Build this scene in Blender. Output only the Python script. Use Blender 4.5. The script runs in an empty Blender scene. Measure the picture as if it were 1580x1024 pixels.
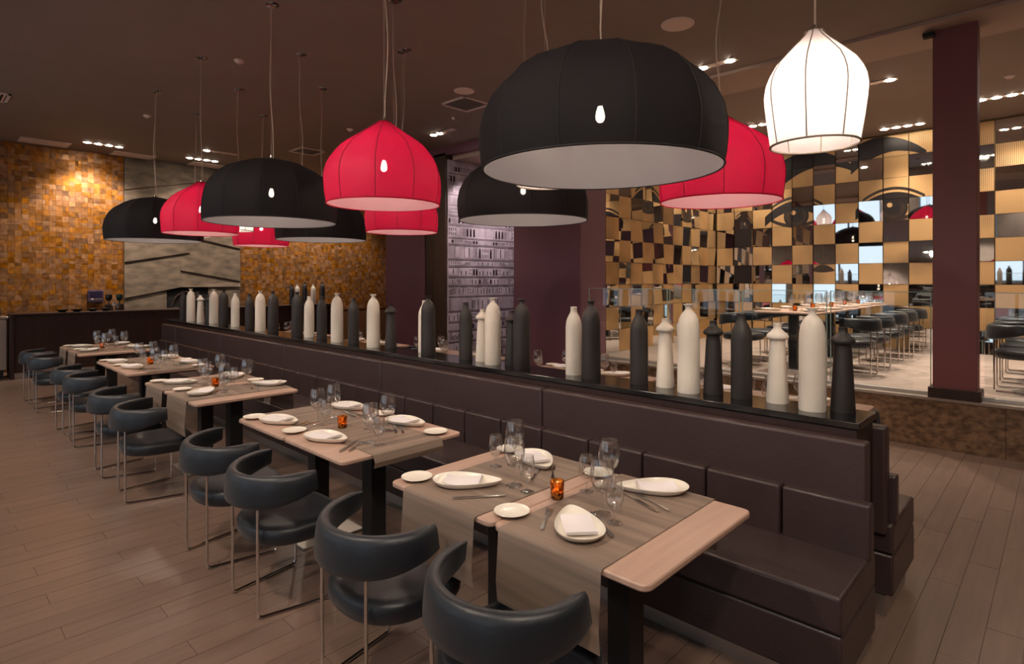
import bpy, bmesh, math, random
from mathutils import Vector, Matrix
random.seed(7)
PI = math.pi
sc = bpy.context.scene
C = sc.collection

# ------------------------------------------------------------------ camera
cam = bpy.data.cameras.new('camera')
cam_o = bpy.data.objects.new('camera', cam); C.objects.link(cam_o)
cam.sensor_width = 36.0
cam.lens = 894.58 / 1580 * 36
cam.shift_y = -80 / 1580
cam.clip_start = 0.05
cam_o.location = (0, 0, 1.65)
cam_o.rotation_euler = (PI / 2, 0, math.radians(43.704))
sc.camera = cam_o

# ------------------------------------------------------------------ world, exposure
w = bpy.data.worlds.new('world'); sc.world = w
w.use_nodes = True
w.node_tree.nodes['Background'].inputs[0].default_value = (.35, .45, .6, 1)
w.node_tree.nodes['Background'].inputs[1].default_value = .25
sc.view_settings.view_transform = 'Standard'
sc.view_settings.look = 'None'
sc.view_settings.exposure = 0.42
sc.view_settings.gamma = 1.0
sc.view_settings.use_curve_mapping = False
cy = sc.cycles
cy.max_bounces = 10; cy.diffuse_bounces = 4; cy.glossy_bounces = 5
cy.transmission_bounces = 6; cy.transparent_max_bounces = 32
cy.caustics_reflective = False; cy.caustics_refractive = False
cy.sample_clamp_indirect = 4.0
cy.use_denoising = True
WARM = (1.0, .80, .62)
WARM2 = (1.0, .84, .70)
LAMP_W = 7.0
SPOT_W = 170.0

def area_light(name, loc, rot, sx, sy, power, col):
    l = bpy.data.lights.new(name, 'AREA'); l.shape = 'RECTANGLE'; l.size = sx; l.size_y = sy
    l.energy = power; l.color = col
    o = bpy.data.objects.new(name, l); C.objects.link(o); o.location = loc; o.rotation_euler = rot
    return o
# area lights at added, unseen windows, for cool light from the entrance side
for k, x in enumerate((-11.0, -7.6, -4.2, -.8)):
    area_light('window_daylight', (x, -3.15, 1.9), (PI / 2, 0, 0), 2.1, 2.3, 15, (.74, .85, 1.0))

# ------------------------------------------------------------------ helpers
class MB:
    def __init__(s): s.v = []; s.f = []; s.sm = None
    def add(s, vs, fs):
        o = len(s.v); s.v += [tuple(q) for q in vs]; s.f += [tuple(i + o for i in q) for q in fs]; return s
    def box(s, x0, y0, z0, x1, y1, z1):
        return s.add([(x0,y0,z0),(x1,y0,z0),(x1,y1,z0),(x0,y1,z0),(x0,y0,z1),(x1,y0,z1),(x1,y1,z1),(x0,y1,z1)],
                     [(0,3,2,1),(4,5,6,7),(0,1,5,4),(1,2,6,5),(2,3,7,6),(3,0,4,7)])
    def lathe(s, prof, n=24, c=(0, 0, 0)):
        vs = []; fs = []; rings = []
        for r, z in prof:
            if r < 1e-5:
                rings.append([len(vs)]); vs.append((c[0], c[1], c[2] + z))
            else:
                rings.append(list(range(len(vs), len(vs) + n)))
                vs += [(c[0] + r * math.cos(2*PI*i/n), c[1] + r * math.sin(2*PI*i/n), c[2] + z) for i in range(n)]
        for a, b in zip(rings, rings[1:]):
            for i in range(n):
                j = (i + 1) % n
                if len(a) == 1 and len(b) == 1: continue
                if len(a) == 1: fs.append((a[0], b[j], b[i]))
                elif len(b) == 1: fs.append((a[i], a[j], b[0]))
                else: fs.append((a[i], a[j], b[j], b[i]))
        return s.add(vs, fs)
    def tube(s, pts, r, n=8, caps=True):
        pts = [Vector(p) for p in pts]; vs = []; fs = []; ref = None
        m = len(pts)
        for i, p in enumerate(pts):
            t = (pts[min(i+1, m-1)] - pts[max(i-1, 0)]).normalized()
            if ref is None:
                ref = t.orthogonal().normalized()
            else:
                ref = (ref - t * ref.dot(t)).normalized()
            b = t.cross(ref)
            rr = r[i] if isinstance(r, (list, tuple)) else r
            vs += [p + (ref * math.cos(2*PI*k/n) + b * math.sin(2*PI*k/n)) * rr for k in range(n)]
        for i in range(m - 1):
            for k in range(n):
                q = (k + 1) % n
                fs.append((i*n+k, i*n+q, (i+1)*n+q, (i+1)*n+k))
        if caps:
            fs.append(tuple(range(n))[::-1]); fs.append(tuple(range((m-1)*n, m*n)))
        return s.add(vs, fs)
    def prism(s, poly, z0, z1):
        n = len(poly)
        vs = [(x, y, z0) for x, y in poly] + [(x, y, z1) for x, y in poly]
        fs = [tuple(range(n))[::-1], tuple(range(n, 2*n))] + [(i, (i+1) % n, n + (i+1) % n, n + i) for i in range(n)]
        return s.add(vs, fs)
    def rings(s, rs, close_ends=True, loop=True):
        """stack of equal-length closed rings"""
        n = len(rs[0]); vs = [p for r in rs for p in r]; fs = []
        for i in range(len(rs) - 1):
            for k in range(n if loop else n - 1):
                q = (k + 1) % n
                fs.append((i*n+k, i*n+q, (i+1)*n+q, (i+1)*n+k))
        if close_ends:
            fs.append(tuple(range(n))[::-1]); fs.append(tuple(range((len(rs)-1)*n, len(rs)*n)))
        return s.add(vs, fs)
    def mesh(s, name, m=None, smooth=False, recalc=True, angle=38):
        me = bpy.data.meshes.new(name); me.from_pydata(s.v, [], s.f)
        if recalc:
            bm = bmesh.new(); bm.from_mesh(me); bmesh.ops.recalc_face_normals(bm, faces=bm.faces); bm.to_mesh(me); bm.free()
        if smooth:
            me.polygons.foreach_set('use_smooth', [True] * len(me.polygons))
            me.set_sharp_from_angle(angle=math.radians(angle))
        if m: me.materials.append(m)
        me.update()
        return me
    def build(s, name, m=None, parent=None, smooth=False, bevel=0, recalc=True, seg=2, loc=None, rz=None, angle=38):
        o = link(name, s.mesh(name, m, smooth or bevel > 0, recalc, angle), parent, loc, rz)
        if bevel:
            b = o.modifiers.new('bevel', 'BEVEL'); b.width = bevel; b.segments = seg; b.limit_method = 'ANGLE'
            b.angle_limit = math.radians(40)
        return o

def link(name, me, parent=None, loc=None, rz=None):
    o = bpy.data.objects.new(name, me); C.objects.link(o)
    if parent: o.parent = parent
    if loc: o.location = loc
    if rz is not None: o.rotation_euler = (0, 0, rz)
    return o
def tag(o, label, cat, group=None):
    o['label'] = label; o['category'] = cat
    if group: o['group'] = group
    return o
def thing(name, label, cat, loc=(0, 0, 0), rz=0, group=None):
    o = bpy.data.objects.new(name, None); C.objects.link(o); o.empty_display_size = .1
    o.location = loc; o.rotation_euler = (0, 0, rz)
    return tag(o, label, cat, group)
def struct(o):
    o['kind'] = 'structure'; return o
def dup(root, loc, rz=0, label=None, group=None):
    """copy a thing with its parts and their sub-parts"""
    def cp(o, par):
        c = o.copy(); C.objects.link(c); c.parent = par
        for ch in kids.get(o.name, ()): cp(ch, c)
        return c
    kids = {}
    def walk(o):
        kids[o.name] = list(o.children)
        for ch in o.children: walk(ch)
    walk(root)
    r = cp(root, None); r.location = loc; r.rotation_euler = (0, 0, rz)
    if label: r['label'] = label
    if group: r['group'] = group
    return r
def rrect(x0, y0, x1, y1, r, n=5):
    out = []
    for cx, cyy, a0 in ((x1-r, y0+r, -PI/2), (x1-r, y1-r, 0), (x0+r, y1-r, PI/2), (x0+r, y0+r, PI)):
        out += [(cx + r*math.cos(a0 + PI/2*i/n), cyy + r*math.sin(a0 + PI/2*i/n)) for i in range(n+1)]
    return out

# ------------------------------------------------------------------ materials
def lin(r, g, b):
    f = lambda c: (c/255/12.92) if c/255 <= .04045 else ((c/255+.055)/1.055)**2.4
    return (f(r), f(g), f(b))
class E:
    """tiny expression builder for shader math nodes"""
    def __init__(s, nt, sock): s.nt = nt; s.s = sock
    def op(s, o, *a):
        n = s.nt.nodes.new('ShaderNodeMath'); n.operation = o
        for i, q in enumerate((s,) + a):
            if isinstance(q, E): s.nt.links.new(q.s, n.inputs[i])
            else: n.inputs[i].default_value = q
        return E(s.nt, n.outputs[0])
    def __add__(s, o): return s.op('ADD', o)
    def __sub__(s, o): return s.op('SUBTRACT', o)
    def __mul__(s, o): return s.op('MULTIPLY', o)
    def __truediv__(s, o): return s.op('DIVIDE', o)
    def abs(s): return s.op('ABSOLUTE')
    def lt(s, o): return s.op('LESS_THAN', o)
    def gt(s, o): return s.op('GREATER_THAN', o)
    def max(s, o): return s.op('MAXIMUM', o)
    def min(s, o): return s.op('MINIMUM', o)
    def sqrt(s): return s.op('SQRT')
    def frac(s): return s.op('FRACT')
def M(name, col, rough=.5, metal=0, spec=.5, var=0, scale=8, stretch=(1, 1, 1), bump=0, bscale=None, col2=None, coat=0, sheen=0, world=False):
    m = bpy.data.materials.new(name); m.use_nodes = True; nt = m.node_tree; b = nt.nodes['Principled BSDF']
    b.inputs['Base Color'].default_value = (*col, 1); b.inputs['Roughness'].default_value = rough
    b.inputs['Metallic'].default_value = metal; b.inputs['Specular IOR Level'].default_value = spec
    if coat: b.inputs['Coat Weight'].default_value = coat; b.inputs['Coat Roughness'].default_value = .12
    if sheen: b.inputs['Sheen Weight'].default_value = sheen
    if var or bump:
        tc = nt.nodes.new('ShaderNodeTexCoord'); mp = nt.nodes.new('ShaderNodeMapping'); mp.inputs['Scale'].default_value = stretch
        if world: nt.links.new(nt.nodes.new('ShaderNodeNewGeometry').outputs['Position'], mp.inputs[0])
        else: nt.links.new(tc.outputs['Object'], mp.inputs[0])
        nz = nt.nodes.new('ShaderNodeTexNoise'); nz.inputs['Scale'].default_value = scale; nz.inputs['Detail'].default_value = 6
        nt.links.new(mp.outputs[0], nz.inputs['Vector'])
        if var:
            mx = nt.nodes.new('ShaderNodeMix'); mx.data_type = 'RGBA'
            c2 = col2 or tuple(c * (1 - var) for c in col); c1 = col if col2 else tuple(min(1, c * (1 + var)) for c in col)
            mx.inputs[6].default_value = (*c1, 1); mx.inputs[7].default_value = (*c2, 1)
            rp = nt.nodes.new('ShaderNodeMapRange'); rp.inputs[1].default_value = .33; rp.inputs[2].default_value = .67
            nt.links.new(nz.outputs[0], rp.inputs[0]); nt.links.new(rp.outputs[0], mx.inputs[0]); nt.links.new(mx.outputs[2], b.inputs['Base Color'])
        if bump:
            nb = nz
            if bscale:
                nb = nt.nodes.new('ShaderNodeTexNoise'); nb.inputs['Scale'].default_value = bscale; nb.inputs['Detail'].default_value = 4
                nt.links.new(mp.outputs[0], nb.inputs['Vector'])
            bp = nt.nodes.new('ShaderNodeBump'); bp.inputs['Strength'].default_value = bump; bp.inputs['Distance'].default_value = .01
            nt.links.new(nb.outputs[0], bp.inputs['Height']); nt.links.new(bp.outputs[0], b.inputs['Normal'])
    return m
def emit(name, col, s):
    m = bpy.data.materials.new(name); m.use_nodes = True; b = m.node_tree.nodes['Principled BSDF']
    b.inputs['Base Color'].default_value = (*col, 1)
    b.inputs['Emission Color'].default_value = (*col, 1); b.inputs['Emission Strength'].default_value = s
    return m
def thin_glass(name, tint=(1, 1, 1), rough=0.0, base=.04, edge=.75):
    m = bpy.data.materials.new(name); m.use_nodes = True; nt = m.node_tree; nt.nodes.clear()
    out = nt.nodes.new('ShaderNodeOutputMaterial'); mx = nt.nodes.new('ShaderNodeMixShader')
    tr = nt.nodes.new('ShaderNodeBsdfTransparent'); tr.inputs[0].default_value = (*tint, 1)
    gl = nt.nodes.new('ShaderNodeBsdfGlossy'); gl.inputs['Roughness'].default_value = rough
    lw = nt.nodes.new('ShaderNodeLayerWeight'); lw.inputs[0].default_value = .5
    mr = nt.nodes.new('ShaderNodeMapRange'); mr.inputs[1].default_value = 0; mr.inputs[2].default_value = 1
    mr.inputs[3].default_value = base; mr.inputs[4].default_value = edge
    pw = nt.nodes.new('ShaderNodeMath'); pw.operation = 'POWER'; pw.inputs[1].default_value = 3
    L = nt.links.new
    L(lw.outputs['Facing'], pw.inputs[0]); L(pw.outputs[0], mr.inputs[0]); L(mr.outputs[0], mx.inputs[0])
    L(tr.outputs[0], mx.inputs[1]); L(gl.outputs[0], mx.inputs[2]); L(mx.outputs[0], out.inputs[0])
    return m
def fabric_shade(name, col, transl, weave=0.0, rough=.6, hole=None):
    """stretch fabric: diffuse + translucent, with a little open weave"""
    m = bpy.data.materials.new(name); m.use_nodes = True; nt = m.node_tree; nt.nodes.clear(); L = nt.links.new
    out = nt.nodes.new('ShaderNodeOutputMaterial')
    d = nt.nodes.new('ShaderNodeBsdfPrincipled'); d.inputs['Base Color'].default_value = (*col, 1); d.inputs['Roughness'].default_value = rough
    t = nt.nodes.new('ShaderNodeBsdfTranslucent'); t.inputs[0].default_value = (*col, 1)
    mx = nt.nodes.new('ShaderNodeMixShader'); mx.inputs[0].default_value = transl
    L(d.outputs[0], mx.inputs[1]); L(t.outputs[0], mx.inputs[2])
    tr = nt.nodes.new('ShaderNodeBsdfTransparent'); tr.inputs[0].default_value = (*(hole or [min(1, c * 1.2 + .05) for c in col]), 1)
    m2 = nt.nodes.new('ShaderNodeMixShader'); m2.inputs[0].default_value = weave
    L(mx.outputs[0], m2.inputs[1]); L(tr.outputs[0], m2.inputs[2]); L(m2.outputs[0], out.inputs[0])
    return m

mCeil = M('ceiling_paint', lin(142, 125, 112), .75, var=.04, scale=1.5)
mCeilLit = M('ceiling_paint_soffit', lin(172, 150, 134), .75, var=.03, scale=1.5)  # ceiling paint made paler: platform light on the soffit is in the colour
mGrout = M('floor_grout', lin(106, 85, 73), .8)
mStuffWood = None
def wood_floor():
    m = M('floor_plank_wood', lin(122, 99, 86), .36, var=.10, scale=3, stretch=(9, .8, 1), bump=.06, bscale=14, spec=.5, world=True)
    nt = m.node_tree; b = nt.nodes['Principled BSDF']; src = b.inputs['Base Color'].links[0].from_socket
    oi = nt.nodes.new('ShaderNodeObjectInfo'); ge = nt.nodes.new('ShaderNodeNewGeometry')
    r = (E(nt, oi.outputs['Random']) + E(nt, ge.outputs['Random Per Island'])).frac() * .10 + .95
    h = nt.nodes.new('ShaderNodeHueSaturation'); nt.links.new(src, h.inputs['Color']); nt.links.new(r.s, h.inputs['Value'])
    nt.links.new(h.outputs[0], b.inputs['Base Color'])
    return m
mPlank = wood_floor()
mPlat = M('platform_floor', lin(186, 166, 154), .35, var=.12, scale=2, stretch=(1, 5, 1))
mGranite = M('brown_granite', lin(150, 118, 90), .35, var=.6, scale=16, stretch=(1, 1, 1.6), col2=lin(92, 70, 52), bump=.05)
mNosing = M('platform_nosing', lin(160, 145, 132), .4, var=.06, scale=6)
mPurple = M('aubergine_paint', lin(108, 66, 78), .6, var=.04, scale=2)
mPurpleCol = M('column_paint', lin(122, 68, 68), .5, var=.04, scale=2)
mBrownWood = M('dark_brown_wood', lin(48, 30, 22), .45, var=.25, scale=4, stretch=(6, 6, .6))
mCounter = M('dark_veneer', lin(52, 32, 26), .4, var=.2, scale=3, stretch=(5, 5, .6))
mBlackStone = M('black_stone', lin(26, 26, 27), .12, var=.3, scale=25, spec=.6)
mBench = M('brown_leather', lin(64, 50, 49), .34, var=.1, scale=5, bump=.12, bscale=60, spec=.5)
mBench2 = M('brown_leather_panel', lin(68, 52, 51), .4, var=.08, scale=4, bump=.12, bscale=60, spec=.45)
mSteel = M('brushed_steel', (.62, .58, .54), .28, metal=1)
mSteelDull = M('dull_steel_plate', (.56, .52, .48), .42, metal=1)
mChrome = M('chrome', (.72, .68, .64), .12, metal=1)
mChair = M('black_leather', lin(21, 25, 32), .42, var=.12, scale=6, bump=.1, bscale=70, spec=.6, sheen=.1)
mBlackM = M('black_metal', (.012, .012, .013), .45)
mOak = M('pale_oak', lin(190, 157, 138), .38, var=.1, scale=3, stretch=(10, .7, 1), bump=.03)
mEdge = M('oak_edge', lin(168, 128, 104), .45, var=.08, scale=4)
def runner_mat():
    m = M('woven_runner', lin(136, 119, 101), .55, spec=.4)
    nt = m.node_tree; b = nt.nodes['Principled BSDF']; L = nt.links.new
    tc = nt.nodes.new('ShaderNodeTexCoord'); mp = nt.nodes.new('ShaderNodeMapping'); mp.inputs['Scale'].default_value = (.35, 7, 7)
    L(tc.outputs['Object'], mp.inputs[0])
    nz = nt.nodes.new('ShaderNodeTexNoise'); nz.inputs['Scale'].default_value = 2.2; nz.inputs['Detail'].default_value = 3; L(mp.outputs[0], nz.inputs['Vector'])
    wv = nt.nodes.new('ShaderNodeTexChecker'); wv.inputs['Scale'].default_value = 420; L(tc.outputs['Object'], wv.inputs['Vector'])
    mx = nt.nodes.new('ShaderNodeMix'); mx.data_type = 'RGBA'
    mx.inputs[6].default_value = (*lin(116, 100, 88), 1); mx.inputs[7].default_value = (*lin(152, 130, 114), 1)
    mr = nt.nodes.new('ShaderNodeMapRange'); mr.inputs[1].default_value = .35; mr.inputs[2].default_value = .65; L(nz.outputs[0], mr.inputs[0])
    L(mr.outputs[0], mx.inputs[0]); L(mx.outputs[2], b.inputs['Base Color'])
    bp = nt.nodes.new('ShaderNodeBump'); bp.inputs['Strength'].default_value = .12; bp.inputs['Distance'].default_value = .001
    L(wv.outputs[1], bp.inputs['Height']); L(bp.outputs[0], b.inputs['Normal'])
    return m
mRunner = runner_mat()
mPlate = M('cream_porcelain', lin(247, 239, 224), .22, var=.02, scale=20)
mNapkin = M('white_linen', lin(246, 238, 238), .85, bump=.15, bscale=300, var=.02)
mGlass = thin_glass('drinking_glass', (.995, .995, .99), .09, .14, 1.0)
mBalu = thin_glass('balustrade_glass', (.96, .98, .972), 0, .035, .6)
mGlassEdge = M('glass_edge_green', lin(150, 180, 168), .15, spec=.6)
mCutlery = M('cutlery_steel', (.75, .72, .68), .15, metal=1)
mWhiteV = M('white_matt_ceramic', lin(244, 232, 216), .5, var=.03, scale=12, bump=.02)
mDarkV = M('charcoal_matt_ceramic', lin(54, 49, 47), .5, var=.08, scale=12, bump=.02)
mAmber = M('amber_glass', lin(120, 50, 14), .12)
def amber():
    m = fabric_shade('amber_mosaic_glass', lin(214, 120, 34), .45, .30, .12)
    nt = m.node_tree; L = nt.links.new
    tc = nt.nodes.new('ShaderNodeTexCoord'); vo = nt.nodes.new('ShaderNodeTexVoronoi'); vo.inputs['Scale'].default_value = 95
    L(tc.outputs['Object'], vo.inputs['Vector'])
    sp = nt.nodes.new('ShaderNodeSeparateColor'); L(vo.outputs['Color'], sp.inputs[0])
    mx = nt.nodes.new('ShaderNodeMix'); mx.data_type = 'RGBA'
    mx.inputs[6].default_value = (*lin(60, 24, 8), 1); mx.inputs[7].default_value = (*lin(226, 150, 64), 1)
    L(sp.outputs[0], mx.inputs[0])
    for n in nt.nodes:
        if n.type in ('BSDF_PRINCIPLED', 'BSDF_TRANSLUCENT', 'BSDF_TRANSPARENT'): L(mx.outputs[2], n.inputs[0])
    return m
mAmber = amber()
mWax = M('candle_wax', lin(250, 225, 180), .5)
mFlame = emit('flame', (1, .74, .40), 45)
mRed = fabric_shade('red_stretch_fabric', lin(204, 0, 66), .5, .04, hole=(1, .6, .68))
mBlackF = fabric_shade('black_stretch_fabric', lin(17, 10, 14), .3, .025, .8, hole=(1, .95, .92))
mWhiteF = fabric_shade('white_stretch_fabric', lin(244, 232, 230), .6, .02)
mLineS = fabric_shade('silver_lining', lin(138, 131, 136), .06, .30, hole=(1, 1, 1))
mLineR = fabric_shade('pale_lining', lin(196, 172, 182), .5, .35, hole=(1, 1, 1))
mSeamB = M('black_seam', lin(22, 17, 20), .7); mSeamR = M('dark_red_seam', lin(120, 4, 34), .7); mSeamW = M('grey_seam', lin(150, 132, 118), .7)
mBulb = emit('lit_bulb', (1, .88, .70), 160)
mCord = M('clear_cord', lin(190, 165, 145), .4)
mDown = emit('downlight_lens', (1, .86, .70), 45)
mVentW = M('vent_paint', lin(236, 216, 200), .5)
mSpk = M('speaker_grille', lin(240, 216, 198), .6)
mDarkGap = M('dark_gap', (.01, .009, .008), .8)
mMirror = M('mirror_glass', (.80, .79, .77), .02, metal=1)
mMirrorEdge = M('mirror_backing', lin(120, 100, 70), .3, metal=1)
mConc = M('grey_brown_concrete', lin(134, 116, 98), .75, var=.35, scale=3.5, stretch=(1, 1, 2.5), col2=lin(96, 84, 70), bump=.3, bscale=18)
def tile_mat():
    m = M('copper_gold_tile', lin(190, 130, 64), .4, metal=.5, var=.35, scale=14, col2=lin(142, 90, 40), bump=.12, bscale=40, world=True)
    nt = m.node_tree; b = nt.nodes['Principled BSDF']; src = b.inputs['Base Color'].links[0].from_socket
    oi = nt.nodes.new('ShaderNodeObjectInfo'); ge = nt.nodes.new('ShaderNodeNewGeometry')
    r = (E(nt, oi.outputs['Random']) + E(nt, ge.outputs['Random Per Island'])).frac()
    h = nt.nodes.new('ShaderNodeHueSaturation'); nt.links.new(src, h.inputs['Color'])
    v = r * .62 + .66; nt.links.new(v.s, h.inputs['Value'])
    s2 = (r * 7.3).frac() * .3 + .8; nt.links.new(s2.s, h.inputs['Saturation'])
    nt.links.new(h.outputs[0], b.inputs['Base Color'])
    rg = (r * 3.7).frac() * .25 + .28; nt.links.new(rg.s, b.inputs['Roughness'])
    return m
mTile = tile_mat()
def gold_print(name, axis, eyes, brows, lips, blots):
    """brushed gold sheet with a halftone print of eyes, brows and lips"""
    m = M(name, lin(206, 168, 108), .36, metal=.5, spec=.5)
    nt = m.node_tree; b = nt.nodes['Principled BSDF']; L = nt.links.new
    ge = nt.nodes.new('ShaderNodeNewGeometry'); sp = nt.nodes.new('ShaderNodeSeparateXYZ'); L(ge.outputs['Position'], sp.inputs[0])
    x = E(nt, sp.outputs[axis]); z = E(nt, sp.outputs[2])
    nz = nt.nodes.new('ShaderNodeTexNoise'); nz.inputs['Scale'].default_value = 1.1; nz.inputs['Detail'].default_value = 2; L(ge.outputs['Position'], nz.inputs['Vector'])
    D = (E(nt, nz.outputs[0]) - .50) * 1.6
    D = D.max(0.0)
    for cx, cz, s in eyes:
        u = (x - cx) / s; v = (z - cz) / s
        u2 = u * u
        r = (u2 + v * v).sqrt()
        inw = u.abs().lt(.56)
        up = E(nt, u2.s) * -.75 + .21; lo = E(nt, u2.s) * .6 - .2
        inside = v.lt(up) * v.gt(lo) * inw
        iris = r.lt(.24) * inside
        hl = ((u + .05) * (u + .05) + (v - .07) * (v - .07)).sqrt().lt(.045)
        D = D * (E(nt, inside.s) * -.9 + 1)
        D = D.max(iris * .75).max(r.lt(.13) * inside).max(r.gt(.20) * iris)
        D = D.max((v - up).abs().lt(.10) * u.abs().lt(.62)).max((v - lo).abs().lt(.035) * inw * .8)
        D = D.max((v - (up + .17)).abs().lt(.028) * u.abs().lt(.5) * .8)
        D = D * (E(nt, hl.s) * -1 + 1)
    for cx, cz, hw, k, th in brows:
        u = (x - cx) / hw
        c = (u * u) * -abs(k) + cz if k else u * 0 + cz
        D = D.max((z - c).abs().lt((u * -.5 + .75) * th) * u.abs().lt(1.0))
    for cx, cz, hw, th in lips:
        u = (x - cx) / hw; c = (u * u) * -.04 + cz
        D = D.max((z - c).abs().lt((u * u * -1 + 1) * th) * u.abs().lt(1.0) * .75)
    for x0, x1, z0, z1 in blots:
        D = D.max(x.gt(x0) * x.lt(x1) * z.gt(z0) * z.lt(z1))
    p = .024
    fx = (x / p).frac() - .5; fz = (z / p).frac() - .5
    d = (fx * fx + fz * fz).sqrt()
    ink = d.lt(D.sqrt() * .68)
    mx = nt.nodes.new('ShaderNodeMix'); mx.data_type = 'RGBA'
    mx.inputs[6].default_value = (*lin(214, 172, 118), 1); mx.inputs[7].default_value = (*lin(26, 20, 20), 1)
    L(ink.s, mx.inputs[0]); L(mx.outputs[2], b.inputs['Base Color'])
    mt = ink * -.5 + .5; L(mt.s, b.inputs['Metallic'])
    return m
mGoldX = gold_print('gold_print_back', 0, [(-3.66, 2.85, .92), (-2.12, 2.86, .90)],
                    [(-3.35, 3.86, .66, .26, .2), (-2.2, 3.95, .55, .22, .18)], [(-3.04, 1.37, .46, .12), (-3.2, 1.86, .2, .07)], [(-4.86, -4.48, 1.45, 2.72)])
mGoldY = gold_print('gold_print_side', 1, [(8.86, 2.98, .8), (10.3, 2.92, .75)], [(9.0, 3.72, .5, .2, .1), (10.3, 3.72, .5, .2, .1)], [(9.5, 1.38, .42, .11)], [])

# ------------------------------------------------------------------ room shell
ORD = ['first', 'second', 'third', 'fourth', 'fifth', 'sixth', 'seventh', 'eighth', 'ninth', 'tenth', 'eleventh', 'twelfth']
H = 4.13
XW, XE, YS, YN = -13.72, 3.6, -3.0, 11.62
# floor slab with individually laid planks
fl = struct(MB().box(XW - .2, YS - .2, -.2, XE + .2, YN + .2, -.006).build('floor', mGrout))
PW, PL = .1385, 1.14
planks = []
nx0 = int((-13.7 + 3.46) / PW)
for i in range(-75, 52):
    x0 = -3.46 + i * PW
    if x0 < XW or x0 + PW > XE: continue
    off = .51 + (i % 3) * PL / 3
    for j in range(-4, 10):
        y0 = off + j * PL; y1 = y0 + PL
        if y1 < YS + .3 or y0 > 9.4: continue
        if y0 > 6.95 and x0 > -8.4: continue
        planks.append((x0, max(y0, YS), min(y1, 9.6)))
def fvec(x, y): return (x * -.6909 + y * .7229, x * .7229 + y * .6909)
def plank_vis(p):
    x = p[0] + PW / 2; best = 0
    for y in (p[1], (p[1] + p[2]) / 2, p[2]):
        d, l = fvec(x, y)
        if d < .8: continue
        px = 790 + 894.6 * l / d; py = 432 + 894.6 * 1.65 / d
        if -40 < px < 1620 and py < 1080:
            hid = 2.55 < y < 6.5 and x < -.75            # behind the banquette and its shelf
            under = 1.5 < y < 2.55 and x < -.5
            best = max(best, 1 / d * (.15 if hid else .8 if under else 1))
    return best
planks.sort(key=plank_vis, reverse=True)
pm = MB().box(-PW/2 + .0012, -PL/2 + .0012, -.02, PW/2 - .0012, PL/2 - .0012, 0).mesh('floor_plank', mPlank)
k = 0; rest = MB()
for p in planks:
    full = p[2] - p[1] > PL - .01
    if k < 296 and full:
        o = link('floor_plank', pm, fl, (p[0] + PW/2, (p[1] + p[2]) / 2, random.uniform(-.0004, .0004))); k += 1
    else:
        rest.box(p[0] + .0012, p[1] + .0012, -.02, p[0] + PW - .0012, p[2] - .0012, 0)
o = rest.build('floor_planks', mPlank, fl); o['kind'] = 'stuff'

ce = struct(MB().box(XW - .2, YS - .2, H, XE + .2, YN + .2, H + .15).build('ceiling', mCeil))
MB().box(-5.2, 6.75, H - .035, XE, 7.49, H + .001).build('soffit_band', mCeilLit, ce)
# wall on the entrance side (behind and left of the camera) with windows added for the cool light
wl = MB()
xs = [XW - .2, -12.1, -9.9, -8.7, -6.5, -5.3, -3.1, -1.9, .3, XE + .2]
for a, b_ in zip(xs, xs[1:]):
    if (a, b_) in ((-12.1, -9.9), (-8.7, -6.5), (-5.3, -3.1), (-1.9, .3)):
        wl.box(a, YS - .2, 0, b_, YS, .7); wl.box(a, YS - .2, 3.1, b_, YS, H)
    else: wl.box(a, YS - .2, 0, b_, YS, H)
struct(wl.build('wall_entrance', M('pale_stone_wall', lin(150, 138, 130), .7, var=.1, scale=3)))
for k, x in enumerate((-11.0, -7.6, -4.2, -.8)):
    wn = struct(MB().box(x - 1.1, YS - .1, .7, x + 1.1, YS - .08, 3.1).build(f'window_{k+1}', mBalu))
    MB().box(x - .03, YS - .13, .7, x + .03, YS - .05, 3.1).build('mullion', mBrownWood, wn)
struct(MB().box(XE, YS, 0, XE + .2, YN, H).build('wall_east', mPurple))
# far end wall: copper gold tiles, concrete slabs, tiles again
we = struct(MB().box(XW - .2, YS, 0, XW, YN, H).build('wall_far_end', M('tile_bed', lin(96, 60, 28), .8)))
T = .0985
cells = []
for (ya, yb) in ((-.6, 3.03), (5.31, 9.58)):
    n = round((yb - ya) / T); ww = (yb - ya) / n; nz_ = int((H - .9) / T) + 1
    for i in range(n):
        for j in range(nz_):
            z0 = H - (j + 1) * T
            cells.append((ya + i * ww, z0, ww, T))
def tilebox(mb, y, z, wd, ht):
    q = random.random(); g = .0007
    subs = [(y, z, wd, ht)]
    if q < .16: subs = [(y, z, wd/2, ht), (y + wd/2, z, wd/2, ht)]
    elif q < .30: subs = [(y, z, wd, ht/2), (y, z + ht/2, wd, ht/2)]
    for a, b_, c, d in subs:
        t = random.uniform(.010, .016)
        mb.box(XW - .002, a + g, b_ + g, XW + t, a + c - g, b_ + d - g)
cells.sort(key=lambda c: (c[0] > 4, not (1.12 < c[0] + c[2]/2), -c[0] if c[0] > 1.1 else 0, abs(c[1] - 2.6)))
tmesh = [MB().box(-.002, -T/2 + .001, -T/2 + .001, t, T/2 - .001, T/2 - .001).mesh('wall_tile', mTile) for t in (.010, .012, .014, .016)]
vis = [c for c in cells if 1.1 < c[0] < 3.1]
vis.sort(key=lambda c: (c[0] - 2.2) ** 2 + (c[1] - 2.75) ** 2)
chosen = set(vis[:226]); rest = MB()
half_y = [MB().box(-.002, -T/4 + .001, -T/2 + .001, t, T/4 - .001, T/2 - .001).mesh('wall_tile', mTile) for t in (.010, .013, .016)]
half_z = [MB().box(-.002, -T/2 + .001, -T/4 + .001, t, T/2 - .001, T/4 - .001).mesh('wall_tile', mTile) for t in (.010, .013, .016)]
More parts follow.
